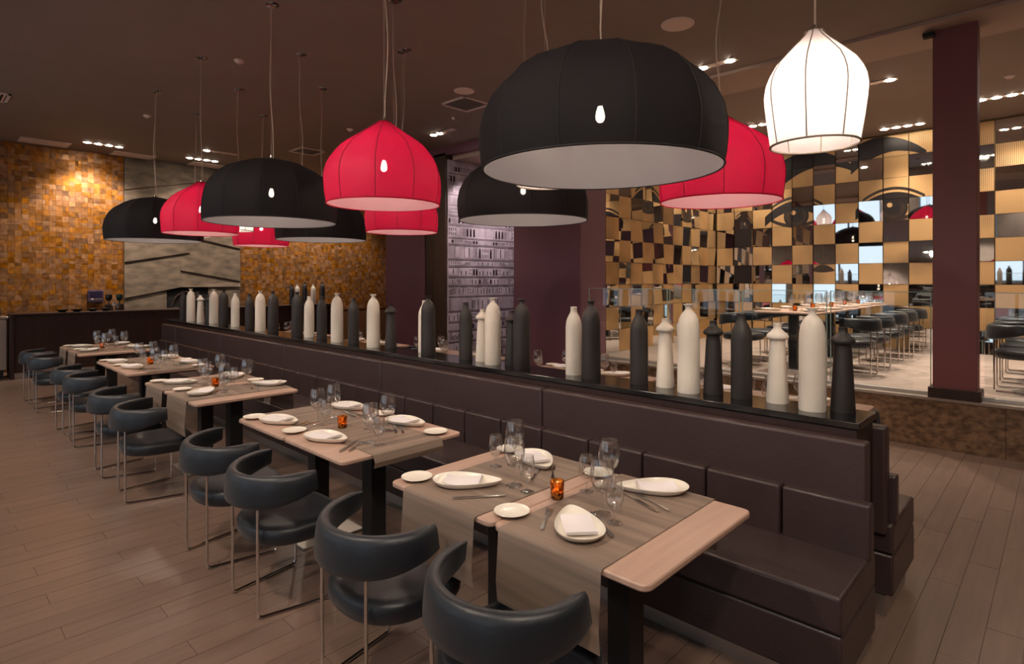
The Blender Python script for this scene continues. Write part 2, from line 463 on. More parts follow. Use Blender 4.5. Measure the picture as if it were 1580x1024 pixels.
def lay_tile(me, y, z):
    link('wall_tile', me, we, (XW, y, z))
for c in cells:
    if c in chosen:
        qq = random.random(); yc, zc = c[0] + c[2]/2, c[1] + T/2
        if qq < .17:
            for sg in (-1, 1): lay_tile(random.choice(half_y), yc + sg * T/4, zc)
        elif qq < .32:
            for sg in (-1, 1): lay_tile(random.choice(half_z), yc, zc + sg * T/4)
        else: lay_tile(random.choice(tmesh), yc, zc)
    else: tilebox(rest, *c)
o = rest.build('wall_tiles', mTile, we); o['kind'] = 'stuff'
# concrete slabs: each overlaps the one below with a leaning foot
def slab(pts, foot, name='concrete_slab'):
    """pts (y,z) going round; foot = indices whose edge stands proud"""
    mb = MB(); n = len(pts)
    back = [(XW - .01, y, z) for y, z in pts]; front = [(XW + (.065 if i in foot else .035), y, z) for i, (y, z) in enumerate(pts)]
    mb.add(back + front, [tuple(range(n)), tuple(range(n, 2*n))[::-1]] + [(i, (i+1) % n, n + (i+1) % n, n + i) for i in range(n)])
    return mb.build(name, mConc, we)
slab([(3.04, 3.47), (5.30, 3.98), (5.30, H), (3.04, H)], (0, 1))
slab([(3.04, 2.015), (4.24, 2.245), (4.24, 3.74), (3.04, 3.47)], (0, 1))
slab([(4.24, 2.585), (5.30, 2.37), (5.30, 3.98), (4.24, 3.74)], (0, 1))
slab([(4.06, 1.86), (5.30, 1.63), (5.30, 2.37), (4.24, 2.585), (4.24, 2.245), (4.06, 2.21)], (0, 1))
slab([(3.04, 1.29), (3.80, 1.445), (4.06, 1.50), (4.06, 2.21), (3.04, 2.015)], (0, 1, 2))
slab([(3.04, 0), (3.80, 0), (3.80, 1.445), (3.04, 1.29)], (0, 1))
slab([(4.06, 1.50), (4.55, 1.50), (5.30, 1.50), (5.30, 1.63), (4.06, 1.86)], (0, 1, 2))
slab([(4.62, 0), (5.30, 0), (5.30, 1.50), (4.62, 1.50)], (0, 1))
slab([(3.80, 0), (4.62, 0), (4.62, 1.05), (3.80, 1.05)], (0, 1))
ov = thing('brick_oven', 'dark arched oven mouth in the concrete wall behind the counter', 'oven', (XW, 4.21, 1.05))
MB().box(.001, -.41, 0, .012, .41, .45).build('oven_recess', M('soot', (.008, .007, .006), .9), ov)  # flat near-black panel fills the oven mouth instead of real depth
arc = [(.03, .30 * math.cos(a), .05 + .30 * math.sin(a)) for a in [PI * i / 14 for i in range(15)]]
MB().tube(arc, .016, 8).build('oven_arch', M('oven_brick', lin(50, 28, 18), .8, var=.3, scale=20), ov, True)
MB().box(.002, -.41, .0, .05, .41, .025).build('hearth_slab', mBlackStone, ov, bevel=.004)

# piers and the mural recess
struct(MB().box(-10.33, 6.97, 0, -9.013, 9.6, H).build('wall_pier_west', mPurple))
o = struct(MB().box(-9.013, 6.985, 0, -8.70, 9.6, 4.02).build('trim_1', mBrownWood))
o = struct(MB().box(-8.70, 6.95, 0, -8.36, 9.6, 4.02).build('trim_2', M('brown_jamb', lin(58, 40, 30), .45, var=.2, scale=4, stretch=(6, 6, .6))))
mMural = M('mural_paper', lin(176, 158, 166), .7, var=.3, scale=3)
mu = struct(MB().box(-8.36, 6.99, 0, -8.33, 9.6, 3.9).build('wall_mural', mMural))
struct(MB().box(-9.013, 6.95, 3.98, -6.62, 7.1, H).build('trim_3', mPurple))
o = struct(MB().box(-8.33, 7.1, 3.9, -6.62, 9.6, H).build('ceiling_recess', mCeilLit))
struct(MB().box(XW, 9.6, 0, -5.23, 9.8, H).build('wall_north', mPurple))
struct(MB().box(-6.62, 6.97, 0, -5.26, 9.6, H).build('wall_pier_east', mPurple))
# mural print: an engraved many-storeyed facade, mirrored about its middle
mInk = M('print_ink', lin(34, 22, 30), .75); mInk2 = M('print_ink_light', lin(92, 74, 82), .75)
pr, pr2 = MB(), MB()
YC = 7.95
def q(mb, y0, z0, y1, z1, x=-8.3285):
    for s in (1, -1):
        a, b_ = YC + s * y0, YC + s * y1
        a, b_ = max(7.0, min(a, 9.55)), max(7.0, min(b_, 9.55))
        if abs(a - b_) < .001: continue
        mb.add([(x, a, z0), (x, b_, z0), (x, b_, z1), (x, a, z1)], [(0, 1, 2, 3)])
def archwin(mb, y, z, wd, ht):
    for s in (1, -1):
        c = YC + s * y
        if c - wd < 7.0 or c + wd > 9.55: continue
        pts = [(-8.328, c - wd, z), (-8.328, c + wd, z)] + [(-8.328, c + wd * math.cos(a), z + ht - wd + wd * math.sin(a)) for a in [PI * i / 6 for i in range(7)]]
        mb.add(pts, [tuple(range(len(pts)))])
rm = random.Random(3)
z = .1
while z < 3.78:
    hgt = rm.choice((.13, .17, .20, .24, .28))
    for dz, th in ((0, .009), (.016, .004), (.027, .006)): q(pr2 if dz else pr, 0, z + dz, 1.6, z + dz + th)
    if rm.random() < .7:
        st = rm.choice((.022, .028, .036))
        for i in range(int(1.55 / st)): q(rm.choice((pr, pr2)), i * st, z + .034, i * st + st * .45, z + .046)
    y = .0
    while y < 1.55:
        bw = rm.choice((.10, .14, .20, .26)); kind = rm.randrange(6); z0 = z + .055; z1 = z + hgt - .006
        if kind == 0:                                   # pair of dark doorways
            for f in (.25, .7): q(pr, y + bw * f, z0, y + bw * f + .02, z0 + (z1 - z0) * rm.uniform(.5, .9))
        elif kind == 1:                                 # columns
            n_ = int(bw / .03)
            for i in range(n_): q(pr2, y + i * bw / n_, z0, y + i * bw / n_ + .007, z1)
        elif kind == 2:                                 # arcade
            n_ = max(1, int(bw / .07))
            for i in range(n_):
                c_ = y + (i + .5) * bw / n_; archwin(pr2, c_, z0, .026, (z1 - z0) * .9); archwin(pr, c_, z0, .014, (z1 - z0) * .72)
        elif kind == 3:                                 # framed panel
            a_, b2 = y + .012, y + bw - .012
            q(pr2, a_, z0, b2, z0 + .005); q(pr2, a_, z1 - .005, b2, z1); q(pr2, a_, z0, a_ + .005, z1); q(pr2, b2 - .005, z0, b2, z1)
            if rm.random() < .5: q(pr, (a_ + b2) / 2 - .01, z0 + .02, (a_ + b2) / 2 + .01, z1 - .02)
        elif kind == 4:                                 # hatching
            n_ = int((z1 - z0) / .012)
            for i in range(n_): q(pr2, y, z0 + i * .012, y + bw * rm.uniform(.5, 1), z0 + i * .012 + .004)
        else:                                           # small windows in two rows
            for zz in (z0 + .01, z0 + (z1 - z0) * .55):
                for i in range(max(1, int(bw / .05))): q(pr, y + i * .05 + .012, zz, y + i * .05 + .028, zz + (z1 - z0) * .3)
        q(pr2, y + bw - .004, z0, y + bw, z1)
        y += bw
    z += hgt
for mb, mm in ((pr, mInk), (pr2, mInk2)):
    o = mb.build('facade_print', mm, mu, recalc=False); o['kind'] = 'stuff'

# raised platform, column, mirror walls
pf = struct(MB().box(-5.26, 6.98, 0, XE, YN, .47).build('platform', mGranite))
MB().box(-5.26, 7.22, .47, XE, YN, .5).build('platform_floor', mPlat, pf)
MB().box(-5.26, 6.965, .47, XE, 7.22, .5).build('platform_nosing', mNosing, pf, bevel=.004)
for x in (-3.4, -1.9, -.4, 1.1, 2.6):
    MB().box(x - .002, 6.977, .0, x + .002, 6.981, .47).build('granite_joint', mDarkGap, pf)
cl = struct(MB().box(-.95, 6.98, .56, -.605, 7.20, H).build('column', mPurpleCol, bevel=.004))
MB().box(-.985, 6.955, .5, -.575, 7.23, .6).build('column_base', mBrownWood, cl, bevel=.004)
MB().box(-1.02, 6.9, H - .1, -.93, 6.98, H - .06).build('column_bracket', mDarkGap, cl)
wm = struct(MB().box(-5.26, 11.58, .5, XE, 11.7, H).build('wall_mirror_back', mMirrorEdge))
ws = struct(MB().box(-5.34, 6.99, .5, -5.262, 11.6, H).build('wall_mirror_side', mMirrorEdge))
struct(MB().box(-5.262, 6.975, 0, -5.23, 7.60, H).build('wall_pier_return', M('aubergine_paint_light', lin(128, 86, 96), .55)))  # lighter copy of the pier paint, the side face's stronger light painted in
S = .358
def panel_mesh(m, nm): return MB().box(-S/2 + .002, -.008, -S/2 + .002, S/2 - .002, .008, S/2 - .002).mesh(nm, m)
pmM = panel_mesh(mMirror, 'mirror_panel'); pmGX = panel_mesh(mGoldX, 'gold_panel'); pmGY = panel_mesh(mGoldY, 'gold_panel')
rp = random.Random(11)
ncol = 20
for i in range(ncol):
    for j in range(10):
        x = -5.20 + (i + .5) * .3675; z = 4.10 - (j + .5) * .36
        if z - .18 < .49: continue
        mir = (i + j) % 2 == 0 and (i, j) not in {(3, 3), (7, 2), (8, 2), (8, 1), (4, 0), (3, 1), (7, 0), (8, 0)}
        o = link('mirror_panel' if mir else 'gold_panel', pmM if mir else pmGX, wm, (x, 11.545, z))
        if mir: o.rotation_euler = (rp.choice((-.06, -.03, .03, .06)), 0, rp.choice((-.07, -.03, .03, .07)))
        else: o.rotation_euler = (rp.uniform(-.02, .02), 0, rp.uniform(-.03, .03))
for i in range(11):
    for j in range(10):
        y = 7.61 + (i + .5) * .358; z = 4.10 - (j + .5) * .36
        if z - .18 < .49: continue
        mir = (i + j) % 2 == 1
        o = link('mirror_panel' if mir else 'gold_panel', pmM if mir else pmGY, ws, (-5.235, y, z))
        o.rotation_euler = (rp.choice((-.05, -.03, .03, .05)) if mir else 0, 0, PI/2 + (rp.choice((-.07, -.03, .03, .07)) if mir else 0))
# glass balustrade along the platform edge
gb = thing('glass_balustrade', 'frameless glass balustrade along the granite platform edge', 'balustrade', (0, 7.1, .5))
edges = [-5.2, -3.87, -2.89, -1.91, -.96]
for a, b_ in zip(edges, edges[1:]):
    MB().box(a + .02, -.006, .0, b_ - .02, .006, 1.03).build('glass_panel', mBalu, gb)
    for x in (a + .02, b_ - .02): MB().box(x - .004, -.0062, .0, x + .004, .0062, 1.03).build('panel_edge', mGlassEdge, gb)
    MB().box(a + .02, -.0062, 1.026, b_ - .02, .0062, 1.033).build('top_edge', mGlassEdge, gb)
    MB().box(a, -.03, .0, b_, .03, .035).build('base_rail', mSteelDull, gb, bevel=.003)
for a, b_ in ((-.58, .42), (.46, 1.46), (1.5, 2.5)):
    MB().box(a + .02, -.006, .0, b_ - .02, .006, 1.03).build('glass_panel', mBalu, gb)
    MB().box(a + .02, -.0062, 1.026, b_ - .02, .0062, 1.033).build('top_edge', mGlassEdge, gb)
    MB().box(a, -.03, .0, b_, .03, .035).build('base_rail', mSteelDull, gb, bevel=.003)

# ------------------------------------------------------------------ ceiling fittings
def light_strip(c, along, n, on, label, power, aim=(0, 0, -1), spread=95):
    """recessed strip of n round downlights; on = indices that are lit"""
    t = thing('ceiling_light', label, 'ceiling light', (c[0], c[1], H), 0 if along == 'x' else PI/2, 'recessed downlight strips')
    MB().box(-.32, -.055, -.012, .32, .055, .0).build('housing', mVentW, t, bevel=.003)
    for i in range(n):
        x = -.32 + .64 * (i + .5) / n
        MB().lathe([(0, -.017), (.05, -.017), (.056, -.013), (.056, -.008)], 16, (x, 0, 0)).build('lens', mDown if i in on else mSpk, t, True)
    l = bpy.data.lights.new('downlight', 'SPOT'); l.energy = power; l.color = WARM2; l.spot_size = math.radians(spread); l.spot_blend = .7; l.shadow_soft_size = .12
    o = bpy.data.objects.new('downlight_beam', l); C.objects.link(o); o.parent = t; o.location = (0, 0, -.05)
    d = Vector(aim).normalized()
    if along != 'x': d = Matrix.Rotation(-PI/2, 3, 'Z') @ d
    o.rotation_euler = d.to_track_quat('-Z', 'Y').to_euler()
    return t
light_strip((-2.98, 6.42), 'x', 4, (1, 3), 'recessed ceiling strip behind the largest black pendant lamp', SPOT_W, (0, .1, -1))
light_strip((-1.81, 8.4), 'x', 4, (1, 3), 'recessed ceiling strip beside the white pendant lamp', SPOT_W * 1.8)
light_strip((-1.91, 11.08), 'x', 4, (0, 1, 2, 3), 'four-lamp ceiling strip close to the mirror wall', SPOT_W * 1.2, (0, -.1, -1))
light_strip((-7.55, 6.22), 'x', 4, (0, 1), 'two-lamp ceiling strip before the mural opening', SPOT_W * .6)
light_strip((-12.7, 2.5), 'y', 4, (0, 1, 2, 3), 'four-lamp ceiling strip nearest the left gold wall', SPOT_W * 1.6, (-.55, -.02, -1))
light_strip((-11.85, 4.21), 'y', 4, (0,), 'ceiling strip with a single lit lamp', SPOT_W * .5)
light_strip((-12.81, 4.21), 'y', 4, (0, 1, 2, 3), 'four-lamp ceiling strip before the concrete wall', SPOT_W * .8, (-.4, 0, -1))
# fittings of the same kind added out of the picture to brighten the aisle, the platform and the far wall
for c, al, pw, aim in (((-12.75, 7.6), 'y', 1.2, (-.5, 0, -1)), ((-3.4, 9.4), 'x', 1.6, (0, 0, -1)), ((.6, 9.0), 'x', 1.6, (0, 0, -1)), ((.8, 5.2), 'x', .35, (0, 0, -1)),
                       ((1.2, 1.2), 'x', .5, (-.3, .2, -1)), ((-6.6, -1.2), 'x', .5, (0, .1, -1)), ((-10.2, -.6), 'x', .7, (0, .1, -1)), ((-4.6, 10.2), 'x', 1.0, (0, .5, -1)), ((-.6, 10.2), 'x', 1.0, (0, .5, -1)), ((-12.75, 6.0), 'y', 1.0, (-.5, 0, -1)), ((-2.6, -.6), 'x', 1.0, (-.1, .9, -1)), ((.4, -.3), 'x', 1.1, (-.25, .8, -1)), ((-5.0, -.7), 'x', .8, (0, .9, -1)), ((-8.4, -.7), 'x', .8, (0, .9, -1)), ((-8.0, -2.0), 'x', .8, (0, -.6, -1)), ((-3.0, -2.0), 'x', .8, (0, -.6, -1)), ((1.5, -2.0), 'x', .8, (0, -.6, -1))):
    zc_ = globals().setdefault('zc_', {})
    zone = 'platform' if c[1] > 8 and c[0] > -6 else 'gold wall' if c[0] < -12 else 'aisle behind the chairs' if c[1] < 2 else 'passage'
    zc_[zone] = zc_.get(zone, -1) + 1
    light_strip(c, al, 4, (0, 1, 2, 3), f'{ORD[zc_[zone]]} downlight strip out of the picture above the {zone}', SPOT_W * pw, aim)
# wall-wash spots in the mural recess
for y, z0, pw in ((7.45, 3.86, 110), (8.4, 3.86, 110)):
    t = thing('recess_spot', f'recessed spotlight washing the {"near" if y < 8 else "far"} end of the facade mural', 'spotlight', (-7.55, y, 3.9), 0, 'mural spotlights')
    MB().lathe([(0, -.012), (.04, -.012), (.05, -.004), (.05, 0)], 16).build('lens', mDown, t, True)
    l = bpy.data.lights.new('mural_spot', 'SPOT'); l.energy = pw; l.color = (1, .9, .9); l.spot_size = math.radians(75); l.spot_blend = .6; l.shadow_soft_size = .04
    o = bpy.data.objects.new('mural_beam', l); C.objects.link(o); o.parent = t; o.location = (0, 0, -.03)
    o.rotation_euler = Vector((-.6, 0, -1)).to_track_quat('-Z', 'Y').to_euler()
def slot_diffuser(c, label):
    t = thing('air_vent', label, 'air vent', (c[0], c[1], H), 0, 'flat vents along the gold wall')
    MB().box(-.23, -.36, -.012, .23, .36, 0).build('vent_frame', mVentW, t, bevel=.004)
    for k in range(3): MB().box(-.15 + k * .11, -.33, -.016, -.09 + k * .11, .33, -.011).build('vent_blade', mSpk, t)
slot_diffuser((-13.28, 1.73), 'flat white ceiling vent above the left gold tiles')
slot_diffuser((-13.4, 3.13), 'flat white ceiling vent where gold tiles meet concrete')
slot_diffuser((-13.4, 4.52), 'flat white ceiling vent above the concrete wall')
def square_vent(c, label, s=.26):
    t = thing('air_diffuser', label, 'air vent', (c[0], c[1], H), 0, 'square air diffusers')
    for a in range(4):
        o = MB().box(-s, -s, -.014, s, -s + .035, 0).build('frame_bar', mVentW, t, rz=a * PI / 2)
    MB().box(-s + .03, -s + .03, -.003, s - .03, s - .03, 0).build('dark_throat', mDarkGap, t)
    for k in range(9):
        y = -s + .06 + k * (2 * s - .12) / 8
        MB().add([(-s + .035, y - .014, -.012), (s - .035, y - .014, -.012), (s - .035, y + .012, -.004), (-s + .035, y + .012, -.004),
                  (-s + .035, y - .014, -.014), (s - .035, y - .014, -.014), (s - .035, y + .012, -.006), (-s + .035, y + .012, -.006)],
                 [(0, 1, 2, 3), (7, 6, 5, 4), (0, 4, 5, 1), (1, 5, 6, 2), (2, 6, 7, 3), (3, 7, 4, 0)]).build('louvre', mVentW, t)
square_vent((-6.11, 5.45), 'square louvred ceiling vent next to the round speaker')
square_vent((-10.55, 5.35), 'square ceiling vent far back over the long counter')
square_vent((-10.45, .72), 'square ceiling vent cut by the left picture edge')
square_vent((-4.3, 9.9), 'square ceiling vent over the platform near the mirror corner', .2)
for c, r, lb in (((-2.72, 5.17), .15, 'large round ceiling speaker right of the biggest black lamp'), ((-5.7, 5.06), .13, 'round ceiling speaker beside the louvred vent')):
    t = thing('ceiling_speaker', lb, 'speaker', (*c, H))
    MB().lathe([(0, -.012), (r * .9, -.012), (r * .92, -.008), (r, -.006), (r, 0)], 32).build('grille', mSpk, t, True)
    MB().lathe([(r * .98, -.008), (r * 1.04, -.008), (r * 1.05, 0)], 32).build('rim', mVentW, t, True)
import_pts = [((369, 93), 'small white smoke detector between hanging lamp cables'), ((227, 178), 'small white smoke detector beside the leftmost lamp cable'),
              ((540, 199), 'small white smoke detector left of the near red lamp'), ((700, 181), 'tiny white sprinkler by the two-lamp strip'),
              ((1155, 188), 'tiny white sprinkler right of the rear red lamp'), ((1558, 117), 'small white detector right of the purple column')]
def at_z(px, py, z):
    dx = (px - 790) / 894.58; t = (z - 1.65) / (-(py - 432) / 894.58)
    return ((-.69086 + .72299 * dx) * t, (.72299 + .69086 * dx) * t)
for (px, py), lb in import_pts:
    x, y = at_z(px, py, H); r = .055 if 'detector' in lb else .035
    t = thing('smoke_detector' if 'detector' in lb else 'sprinkler', lb, 'detector' if 'detector' in lb else 'sprinkler', (x, y, H))
    MB().lathe([(0, -.035), (r * .5, -.034), (r * .8, -.022), (r, -.01), (r, 0)], 20).build('body', mVentW, t, True)
    MB().lathe([(r * .3, -.04), (r * .4, -.04), (r * .4, -.03)], 12).build('sensor_ring', mSpk, t, True)

# ------------------------------------------------------------------ banquette, shelf
BX0, BX1 = -10.78, -.61
sh = thing('shelf_partition', 'long dark partition with polished black stone top carrying the vases', 'shelf', (0, 0, 0))
MB().box(BX0 - .05, 3.0, 0, -.69, 3.30, .965).build('partition_body', mCounter, sh, bevel=.003)
MB().box(BX0 - .06, 2.99, .967, -.675, 3.31, 1.0).build('stone_top', mBlackStone, sh, bevel=.004)
def seat_block(mb, x0, x1, s, y0, y1, z0, z1):
    a, b_ = sorted((3.15 + s * (y0 - 3.15), 3.15 + s * (y1 - 3.15))); mb.box(x0, a, z0, x1, b_, z1); return mb
for s, lab in ((1, 'long brown leather banquette in front of the vase shelf'), (-1, 'brown leather banquette on the far side of the vase shelf')):
    t = thing('banquette', lab, 'bench', (0, 0, 0))
    B = lambda *a: seat_block(MB(), a[0], a[1], s, *a[2:])
    B(BX0, BX1 - .03, 2.50, 2.98, 0, .10).build('plinth', mSteelDull, t)
    B(BX0, BX1, 2.435, 2.97, .10, .30).build('base_panel', mBench, t, bevel=.01)
    B(BX0, BX1, 2.43, 2.97, .305, .45).build('seat_cushion', mBench, t, bevel=.014, seg=3)
    B(BX0 + .01, BX1 - .005, 2.44, 2.46, .29, .31).build('seat_piping', mDarkGap, t)
    xs = [-.63, -2.515, -4.40, -6.29, -8.18, -10.07, -10.78]
    for a, b_ in zip(xs, xs[1:]):
        B(b_ + .004, a - .004, 2.915, 2.995, .40, .93).build('back_panel', mBench2, t, bevel=.014, seg=3)
    x = -.60; n = 0
    while x - .374 > BX0:
        o = B(x - .374 + .005, x - .005, 2.855, 2.925, .44, .68).build('lumbar_cushion', mBench, t, bevel=.012, seg=3)
        x -= .374; n += 1
# ------------------------------------------------------------------ vases
def v_prof(kind):
    if kind == 'f':
        R, hh = .064, .51; p = [(0, 0), (R*.97, 0), (R, .008), (R*.985, .15), (R*.97, .34), (R*.94, .385), (R*.85, .422), (R*.67, .450), (R*.44, .468), (R*.30, .477), (R*.27, .488), (R*.33, .499), (R*.46, .507), (R*.48, .511), (R*.42, .512), (R*.24, .49), (0, .488)]
    elif kind == 'p':
        R, hh = .056, .465; p = [(0, 0), (R*.98, 0), (R, .008), (R, .20), (R*.99, .33), (R*.92, .365), (R*.74, .395), (R*.50, .42), (R*.40, .432), (R*.39, .458), (R*.43, .464), (R*.36, .466), (R*.28, .45), (0, .448)]
    else:
        R, hh = .056, .415; p = [(0, 0), (R*.98, 0), (R, .008), (R*.86, .15), (R*.72, .30), (R*.66, .328), (R*.72, .334), (R*.95, .340), (R*1.0, .350), (R*.90, .362), (R*.62, .376), (R*.42, .388), (R*.36, .395), (R*.36, .412), (R*.40, .416), (R*.30, .417), (R*.24, .40), (0, .398)]
    return p
vm = {(c, k): MB().lathe(v_prof(k), 32).mesh('vase', mWhiteV if c == 'w' else mDarkV, True, angle=60) for c in 'wd' for k in 'fpc'}
# knob fixed to some flared ones
VS = [('d', 'p', -10.605, 3.19), ('w', 'f', -10.072, 3.14), ('d', 'p', -10.15, 3.265), ('w', 'c', -9.67, 3.15), ('d', 'c', -9.495, 3.21), ('w', 'f', -9.3, 3.215), ('d', 'f', -8.694, 3.14), ('w', 'p', -8.407, 3.19), ('d', 'p', -7.92, 3.19), ('w', 'f', -7.459, 3.14), ('d', 'f', -7.087, 3.14), ('d', 'f', -6.448, 3.14), ('w', 'p', -6.257, 3.19), ('d', 'p', -5.966, 3.19), ('w', 'f', -5.55, 3.14), ('d', 'p', -5.307, 3.19), ('w', 'f', -4.864, 3.14), ('d', 'c', -4.672, 3.21), ('w', 'p', -4.19, 3.24), ('d', 'f', -4.008, 3.14), ('d', 'p', -3.575, 3.19), ('w', 'c', -3.398, 3.21), ('w', 'f', -3.206, 3.14), ('d', 'c', -3.068, 3.21), ('d', 'f', -2.902, 3.14), ('w', 'p', -2.459, 3.19), ('d', 'f', -2.276, 3.14), ('d', 'p', -1.943, 3.19), ('w', 'c', -1.772, 3.21), ('w', 'f', -1.584, 3.14), ('d', 'c', -1.467, 3.21), ('d', 'p', -1.296, 3.19), ('w', 'c', -1.112, 3.21), ('w', 'f', -0.919, 3.14), ('d', 'c', -0.8, 3.21)]
cnt = {}
NMV = {'f': 'tall bottle vase with flared lip', 'p': 'bottle vase with plain neck', 'c': 'tapered vase with collar'}
knobs = {-9.3: -1, -7.459: 1, -5.55: -1, -4.864: -1, -5.307: -1}
for c, k, x, y in sorted(VS, key=lambda v: -v[2]):
    n = cnt.get((c, k), 0); cnt[(c, k)] = n + 1
    x = max(x, BX0 + .02)
    o = link({'f': 'flared_vase', 'p': 'bottle_vase', 'c': 'tapered_vase'}[k], vm[(c, k)], None, (x, y, 1.0))
    tag(o, f"{'white' if c == 'w' else 'charcoal'} ceramic {NMV[k]}, {ORD[n]} from the near shelf end", 'vase', 'ceramic vases along the shelf')
    if x in knobs:
        MB().tube([(0, 0, 0), (.012 * knobs[x], -.0, .004), (.02 * knobs[x], 0, .012)], [.012, .011, .009], 8).build('knob', mWhiteV if c == 'w' else mDarkV, o, True, loc=(.060 * knobs[x] * .72, -.06 * .0 + .05 * knobs[x] * -.4, .375))
# ------------------------------------------------------------------ chairs
def make_chair():
    t = thing('tub_chair', 'x', 'chair')
    # seat: rounded rear, squarer front
    out = []
    for i in range(40):
        a = 2 * PI * i / 40; ca, sa = math.cos(a), math.sin(a)
        e = .62 if sa > 0 else .85
        out.append((.262 * math.copysign(abs(ca) ** e, ca), .03 + .245 * math.copysign(abs(sa) ** e, sa)))
    rs = []
    for sc_, z in ((.84, .343), (.95, .346), (.99, .362), (1.0, .39), (.985, .413), (.94, .428), (.80, .435), (.45, .431), (.05, .429)):
        rs.append([(x * sc_, .03 + (y - .03) * sc_, z) for x, y in out])
    MB().rings(rs).build('seat', mChair, t, True, angle=60)
    # wrap-around back rest
    N = 34; rs = []
    for i in range(N + 1):
        u = -1 + 2 * i / N; a = u * (PI / 2 + .10)
        cx, cyy = .272 * math.sin(a), -.252 * math.cos(a)
        if abs(a) > PI/2: cx = math.copysign(.272, u) ; cyy = (abs(a) - PI/2) * .5
        nx, ny = math.sin(a), -math.cos(a)
        au = abs(u)
        zt = .692 + .008 * au ** 2; zb = .538 + .060 * max(0, (au - .40) / .60) ** 1.5
        end = max(0, (au - .955) / .045); sq = math.sqrt(max(0.02, 1 - end * end)) if end > 0 else 1
        zm = (zt + zb) / 2; hz = (zt - zb) / 2 * (0.88 + .12 * sq); th = .026 * (0.25 + .75 * sq)
        ring = []
        for k in range(16):
            b_ = 2 * PI * k / 16; cb, sb = math.cos(b_), math.sin(b_)
            dn = th * math.copysign(abs(cb) ** .7, cb); dz = hz * math.copysign(abs(sb) ** .55, sb)
            lean = -.012 * sb          # upper edge leans inward a touch
            ring.append((cx + nx * (dn + lean), cyy + ny * (dn + lean), zm + dz))
        rs.append(ring)
    MB().rings(rs).build('backrest', mChair, t, True, angle=60)
    for s in (-1, 1):
        p = [(s*.165, -.20, .56), (s*.165, -.20, .03), (s*.166, -.194, .014), (s*.169, -.18, .008), (s*.235, .155, .008), (s*.238, .17, .014), (s*.239, .178, .03), (s*.232, .175, .36)]
        o = MB().tube(p, .0075, 8).build('sled_leg', mChrome, t, True)
    return t
chair0 = make_chair(); chair_used = [False]
def chair(loc, rz, label, group):
    if not chair_used[0]:
        chair_used[0] = True; chair0.location = loc; chair0.rotation_euler = (0, 0, rz); chair0['label'] = label; chair0['group'] = group; return chair0
    return dup(chair0, loc, rz, label, group)
# ------------------------------------------------------------------ tables
TW, TD, TZ = .655, .79, .75
def make_table():
    t = thing('bistro_table', 'x', 'table')
    MB().prism(rrect(-TW/2 + .002, -TD/2, TW/2 - .002, TD/2, .035), TZ - .024, TZ).build('tabletop', mOak, t, bevel=.006)
    MB().box(-.2, -.25, TZ - .05, .2, .25, TZ - .025).build('support_plate', mBlackM, t)
    MB().box(-.05, -.05, .014, .05, .05, TZ - .05).build('pedestal', mBlackM, t, bevel=.004)
    MB().box(-.21, -.21, .0, .21, .21, .014).build('base_plate', mSteelDull, t, bevel=.003)
    return t
table0 = make_table(); table_used = [False]
def table(loc, rz, label, group):
    if not table_used[0]:
        table_used[0] = True; table0.location = loc; table0.rotation_euler = (0, 0, rz); table0['label'] = label; table0['group'] = group; return table0
    return dup(table0, loc, rz, label, group)
def runner_mesh(width, length, drop0, drop1):
    """strip along local Y, hanging over both ends"""
    r = .014; pts = []
    if drop0: pts += [(-length/2 - r - .004, -drop0 - r), (-length/2 - r - .012, -drop0 * .75), (-length/2 - r - .004, -drop0 * .35), (-length/2 - r, -r)]
    if drop0: pts += [(-length/2 - r * math.cos(a), -r + r * math.sin(a)) for a in (PI/8, PI/4, 3*PI/8)]
    n = 8
    pts += [(-length/2 + length * i / n, 0) for i in range(n + 1)]
    if drop1:
        pts += [(length/2 + r * math.sin(a), -r + r * math.cos(a)) for a in (PI/8, PI/4, 3*PI/8)]
        pts += [(length/2 + r, -r), (length/2 + r + .004, -drop1 * .35), (length/2 + r + .012, -drop1 * .75), (length/2 + r + .002, -drop1 - r)]
    mb = MB(); w2 = width / 2; th = .0015
    rs = [[(-w2, y, z + .0035), (w2, y, z + .0035), (w2, y, z + .002), (-w2, y, z + .002)] for y, z in pts]
    return mb.rings(rs).mesh('table_runner', mRunner, True)
# ------------------------------------------------------------------ tableware prototypes
def tear(sc_, z, n=40):
    out = []
    for i in range(n):
        a = 2 * PI * i / n
        out.append((.153 * math.cos(a) * sc_ + .0, .083 * math.sin(a) * (1 - .42 * math.cos(a)) * sc_, z))
    return out
plate_me = MB().rings([tear(.60, .0), tear(.74, .0), tear(.90, .009), tear(.99, .023), tear(1.0, .026), tear(.985, .0265), tear(.90, .015), tear(.78, .009), tear(.4, .008), tear(.02, .008)]).mesh('dinner_plate', mPlate, True, angle=60)
side_me = MB().lathe([(0, 0), (.042, 0), (.05, .004), (.066, .011), (.070, .0135), (.069, .0145), (.060, .010), (.05, .007), (.046, .0062), (0, .006)], 36).mesh('side_plate', mPlate, True, angle=60)
def napkin_mesh():
    mb = MB()
    for k, (w_, l_, z_) in enumerate(((.082, .052, .0), (.080, .051, .0022), (.078, .050, .0044))):
        rs = []
        n = 8
        for i in range(n + 1):
            x = -w_ + 2 * w_ * i / n; zz = .0105 + z_ + .010 * (abs(x) / w_) ** 3 + .0015 * math.sin(3 * i + k)
            rs.append([(x, -l_ - .003 * k, zz), (x, -l_ - .004 * k - .002, zz + .001), (x, -l_, zz + .002), (x, l_ + .002 * math.sin(i), zz + .002), (x, l_ + .003, zz + .001), (x, l_, zz)])
        mb.rings(rs)
    return mb.mesh('napkin', mNapkin, True, angle=50)
nap_me = napkin_mesh()
